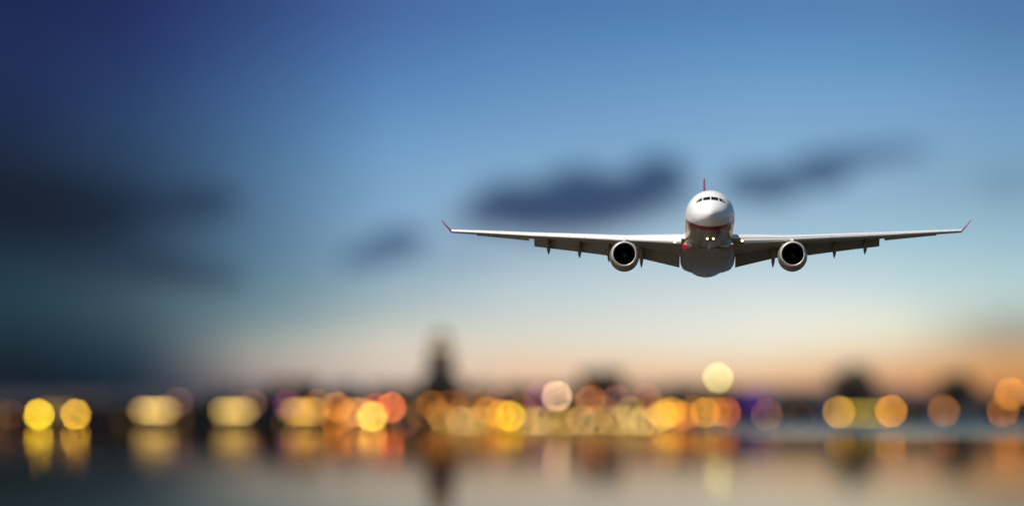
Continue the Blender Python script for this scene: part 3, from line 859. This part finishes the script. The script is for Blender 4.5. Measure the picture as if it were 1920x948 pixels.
def building(px0, px1, ptop, y, label, roof='flat', k=0, lit=.15, depth=16):
    m = y / 13333.0
    x0, x1 = (px0 - 960) * m, (px1 - 960) * m; h = CAM_H + (HOR - ptop) * m - 1.0
    w = x1 - x0
    t = thing('building', label, 'building', ((x0 + x1) / 2, y, 1.0), 0, 'dark buildings along the waterfront')
    hw = w / 2; rh = 0 if roof == 'flat' else min(h * .28, 4.5); hb_ = h - rh - (0.5 if roof == 'flat' else 0)
    b = MB(); b.box(-hw, hw, 0, depth, 0, hb_); b.build('wall', M_bw[k % 4], t)
    b = MB(); b.box(-hw - .12, hw + .12, -.18, -.003, hb_ * .30, hb_ * .30 + .25); b.build('string_course', M_trim, t)
    b = MB(); b.box(-hw - .3, hw + .3, -.4, -.19, hb_ - .45, hb_ - .004); b.build('cornice', M_trim, t)
    b = MB()
    if roof == 'flat':
        b.box(-hw - .25, hw + .25, -.3, depth + .2, hb_ + .003, hb_ + .5)
    elif roof == 'hip':
        i = min(hw * .8, depth * .5)
        b.add([(-hw - .4, -.4, hb_ + .003), (hw + .4, -.4, hb_ + .003), (hw + .4, depth + .4, hb_ + .003), (-hw - .4, depth + .4, hb_ + .003), (-hw + i, depth / 2, hb_ + rh), (hw - i, depth / 2, hb_ + rh)],
              [(0, 1, 2, 3), (0, 1, 5, 4), (1, 2, 5), (2, 3, 4, 5), (3, 0, 4)])
    else:
        b.add([(-hw - .3, -.4, hb_ + .003), (hw + .3, -.4, hb_ + .003), (hw + .3, depth + .4, hb_ + .003), (-hw - .3, depth + .4, hb_ + .003), (-hw - .3, depth / 2, hb_ + rh), (hw + .3, depth / 2, hb_ + rh)],
              [(0, 1, 2, 3), (0, 1, 5, 4), (1, 2, 5), (2, 3, 4, 5), (3, 0, 4)])
    rf = b.build('roof', M_br[k % 2], t)
    for _ in range(1 + (w > 18)):
        cxx = rng.uniform(-hw * .7, hw * .7)
        b = MB(); b.box(cxx - .5, cxx + .5, depth * .35, depth * .35 + 1.0, hb_ + .2, h + 1.0); b.box(cxx - .62, cxx + .62, depth * .35 - .12, depth * .35 + 1.12, h + 1.003, h + 1.2); b.build('chimney', M_bw[(k + 1) % 4], rf)
    floors = max(2, int(hb_ / 3.3)); nb = max(2, int(w / 2.7))
    dark = MB(); warm = MB(); fr = MB()
    for f in range(floors):
        for c in range(nb):
            cx = -hw + (c + .5) * w / nb; z = 1.0 + f * (hb_ - .9) / floors
            tgt = warm if rng.random() < lit else dark
            tgt.box(cx - .5, cx + .5, -.05, -.004, z, z + 1.55)
            fr.box(cx - .62, cx + .62, -.14, -.006, z - .14, z - .02)
    if dark.v: tag(dark.build('window', M_win, t), kind='stuff')
    if warm.v: tag(warm.build('lit_window', M_warm, t), kind='stuff')
    tag(fr.build('sill', M_trim, t), kind='stuff')
    b = MB(); b.box(-.7, .7, -.08, -.005, .02, 2.3); b.build('door', M_post, t)
    return t
B = [
    (-60, 60, 742, 3026, 'dark low building at the far left edge of the shore', 'gable'),
    (66, 205, 738, 3024, 'long dark building behind the pair of yellow lamps at the left end', 'hip'),
    (212, 262, 744, 3030, 'narrow dark building left of the first lit kiosk', 'gable'),
    (266, 385, 740, 3025, 'long dark building behind the first lit kiosk', 'hip'),
    (392, 500, 724, 3026, 'dark building behind the second lit kiosk', 'gable'),
    (505, 600, 712, 3032, 'dark building with a plum wall behind the third lit kiosk', 'flat'),
    (604, 690, 716, 3028, 'dark building behind the peach lit kiosk', 'hip'),
    (694, 780, 718, 3030, 'dark building behind the red orange lamp', 'gable'),
    (866, 935, 716, 3030, 'dark building right of the clock tower', 'hip'),
    (940, 1020, 722, 3027, 'dark building behind the two bright gold lamps', 'flat'),
    (1024, 1082, 722, 3033, 'dark building behind the big pale pink lamp', 'gable'),
    (1086, 1172, 694, 3036, 'tall slate building rising above its neighbours in the middle of the shore', 'flat'),
    (1176, 1250, 720, 3028, 'dark building behind the right half of the pale lamp row', 'hip'),
    (1254, 1318, 716, 3032, 'dark building left of the tall floodlight mast', 'gable'),
    (1322, 1388, 722, 3028, 'dark building behind the foot of the tall floodlight mast', 'flat'),
    (1450, 1540, 742, 3640, 'low dark building left of the first big tree on the right shore', 'hip'),
    (1655, 1735, 738, 3632, 'low dark building between the two big trees on the right shore', 'gable'),
    (1842, 1960, 732, 3634, 'dark building behind the pair of orange lamps at the right edge', 'hip'),
]
for k, (a, c, tp_, y, label, rf) in enumerate(B):
    building(a, c, tp_, y, label, rf, k, .18 if 500 < a < 1320 else .06)
# a hall whose front panels glow, standing in for a violet wash of light
def hall(px0, px1, ptop, y, label, m_light):
    m = y / 13333.0; x0, x1 = (px0 - 960) * m, (px1 - 960) * m; h = CAM_H + (HOR - ptop) * m - 1.0; hw = (x1 - x0) / 2
    t = thing('hall', label, 'building', ((x0 + x1) / 2, y, 1.0), 0, 'dark buildings along the waterfront')
    b = MB(); b.box(-hw, hw, 0, 18, 0, h - 1.4); b.build('wall', M_bw[3], t)
    b = MB(); rings = []
    for k in range(9):
        a = math.pi * k / 8; rings.append([(-hw * 1.03 * math.cos(a), -.5, h - 1.397 + 1.4 * math.sin(a)), (-hw * 1.03 * math.cos(a), 18.5, h - 1.397 + 1.4 * math.sin(a))])
    b.add([p for r in rings for p in r], [(2 * i, 2 * i + 2, 2 * i + 3, 2 * i + 1) for i in range(8)] + [tuple(2 * i for i in range(9)), tuple(2 * i + 1 for i in range(9))[::-1]])
    b.build('roof', M_br[0], t)
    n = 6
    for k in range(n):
        b = MB(); xx = -hw + (k + .5) * 2 * hw / n; b.box(xx - hw / n * .62, xx + hw / n * .62, -.12, -.004, h * .40, h - 2.2); b.build('wash_glow_panel', m_light, t)
    b = MB(); b.box(-1.2, 1.2, -.1, -.005, .02, 2.6); b.build('door', M_post, t)
hall(1390, 1440, 724, 3630, 'low hall washed with violet light right of the tall floodlight mast', M_violet)

# ------------------------------------------------------------------ clock tower
M_tow = mat('tower_stone', (0.040, 0.022, 0.009), 0.85, noise=(0.5, 0.25), bump=0.2)
M_cop = mat('bronze_dome', (0.13, 0.085, 0.04), 0.5, noise=(0.6, 0.2))
M_towlit = emit('lantern_glow', (1.0, 0.64, 0.28), 1.0)
ty = 3034.0; tm = ty / 13333.0
tower = thing('clock_tower', 'tall dark clock tower with a lit lantern under a dome, left of the middle', 'tower', ((826 - 960) * tm, ty, 1.0))
H = lambda py: CAM_H + (HOR - py) * tm - 1.0
b = MB(); b.box(-5.4, 5.4, -5.4, 5.4, 0, H(657)); b.build('shaft', M_tow, tower)
b = MB(); b.box(-9.2, 9.2, -6.0, 12, 0, H(712)); b.build('base_block', M_tow, tower)
b = MB(); b.add([(-9.6, -6.4, H(712) + .003), (9.6, -6.4, H(712) + .003), (9.6, 12.4, H(712) + .003), (-9.6, 12.4, H(712) + .003), (-5.6, -5.6, H(696)), (5.6, -5.6, H(696)), (5.6, 5.6, H(696)), (-5.6, 5.6, H(696))],
             [(0, 1, 2, 3), (4, 5, 6, 7), (0, 1, 5, 4), (1, 2, 6, 5), (2, 3, 7, 6), (3, 0, 4, 7)]); b.build('skirt_roof', M_br[0], tower)
b = MB(); b.box(-6.0, 6.0, -6.0, 6.0, H(657) + .003, H(657) + .7); b.build('cornice', M_trim, tower)
for s in range(4):
    b = MB(); b.lathe([(0, 1.7), (.15, 1.7), (.2, 1.5), (.2, .01)], 24, 'y', (0, -.0, 0), caps=False)
    o = b.build('clock_face', M_trim, tower, smooth_angle=40)
    o.matrix_local = Matrix.Rotation(s * math.pi / 2, 4, 'Z') @ Matrix.Translation((0, -5.62, H(671))) 
for s in range(4):
    b = MB()
    for dx in (-2.2, 0, 2.2):
        for zz in (H(735), H(705)): b.box(dx - .5, dx + .5, -5.46, -5.404, zz, zz + 2.6)
    o = b.build('window', M_win, tower); o.matrix_local = Matrix.Rotation(s * math.pi / 2, 4, 'Z'); tag(o, kind='stuff')
zb = H(657) + .703
b = MB()
for k in range(8):
    a = 2 * math.pi * (k + .5) / 8; b.tube([(3.6 * math.cos(a), 3.6 * math.sin(a), zb), (3.6 * math.cos(a), 3.6 * math.sin(a), zb + 3.6)], .4, 8)
b.build('columns', M_tow, tower)
b = MB(); b.lathe([(zb, 2.4), (zb + 3.6, 2.4)], 16, 'z', caps=True); b.build('lantern', M_towlit, tower)
b = MB(); b.lathe([(zb + 3.603, 4.7), (zb + 4.0, 4.8), (zb + 4.2, 4.5)] + [(zb + 4.2 + 3.6 * math.sin(a), max(.05, 4.4 * math.cos(a))) for a in (R(10 * k) for k in range(1, 9))] + [(zb + 7.9, .35), (zb + 9.4, .04)], 24, 'z', caps=True); b.build('dome', M_cop, tower, smooth_angle=40)

# ------------------------------------------------------------------ trees
M_bark = mat('bark', (0.05, 0.038, 0.028), 0.9, noise=(2.0, 0.3))
M_leaf = [mat('leaf_%d' % i, c, 0.75) for i, c in enumerate(((0.010, 0.014, 0.007), (0.016, 0.019, 0.009), (0.022, 0.022, 0.011)))]
def tree(px, ptop, wpx, y, label, seed, pbot=None):
    m = y / 13333.0; rg = random.Random(seed)
    x = (px - 960) * m; h = CAM_H + (HOR - ptop) * m - 1.0; rw = wpx * m / 2
    t = thing('broadleaf_tree', label, 'tree', (x, y, 1.0), 0, 'trees along the shore')
    b = MB(); tr = max(.22, h * .022)
    b.tube([(0, 0, 0), (.1, 0, h * .2), (.0, .1, h * .45), (.2, 0, h * .75)], [tr * 1.5, tr, tr * .75, tr * .25], 8)
    for k in range(9):
        a = 2.4 * k; z = h * (.22 + .055 * k); l = rw * (.85 - .05 * k)
        b.tube([(0, 0, z), (l * .5 * math.cos(a), l * .5 * math.sin(a), z + h * .08), (l * math.cos(a), l * math.sin(a), z + h * .2)], [tr * .5, tr * .3, tr * .08], 6)
    b.build('trunk', M_bark, t, smooth_angle=50)
    b = MB(); cz = h * .60; rz = h * .40
    for c in range(95):
        u = rg.uniform(-1, 1); a = rg.uniform(0, 6.283); q = rg.uniform(.45, .95)
        cxx, cyy, czz = rw * q * math.sqrt(1 - u * u) * math.cos(a), rw * q * math.sqrt(1 - u * u) * math.sin(a), cz + rz * q * u
        cr_ = rw * rg.uniform(.20, .36); mi = rg.choice((0, 0, 1, 1, 2))
        for _ in range(44):
            d = Vector((rg.gauss(0, 1), rg.gauss(0, 1), rg.gauss(0, .8))).normalized() * cr_ * rg.uniform(.3, 1.0)
            p = Vector((cxx, cyy, czz)) + d
            e1 = Vector((rg.gauss(0, 1), rg.gauss(0, 1), rg.gauss(0, 1))).normalized(); e2 = e1.orthogonal().normalized(); sz = rg.uniform(.45, .8) * (rw / 8) ** .5
            b.add([p - e1 * sz, p + e2 * sz * .55, p + e1 * sz, p - e2 * sz * .55], [(0, 1, 2, 3)], mi)
    me = b.build('crown', M_leaf, t)
    return t
TREES = [
    (1600, 682, 104, 3626, 'first big round dark tree on the right shore above the olive kiosk'),
    (1792, 694, 92, 3626, 'second big round dark tree on the right shore behind the amber lamp'),
    (1502, 738, 46, 3622, 'small dark tree left of the first big tree on the right shore'),
    (1730, 744, 44, 3622, 'small dark tree left of the second big tree on the right shore'),
    (1862, 740, 44, 3622, 'small dark tree right of the second big tree on the right shore'),
    (228, 744, 40, 3016, 'small dark tree left of the first lit kiosk'),
    (386, 742, 40, 3016, 'small dark tree between the first and second lit kiosks'),
    (792, 728, 44, 3020, 'dark tree left of the foot of the clock tower'),
    (862, 722, 46, 3020, 'dark tree right of the foot of the clock tower'),
]
for k, a in enumerate(TREES): tree(*a, seed=20 + k)
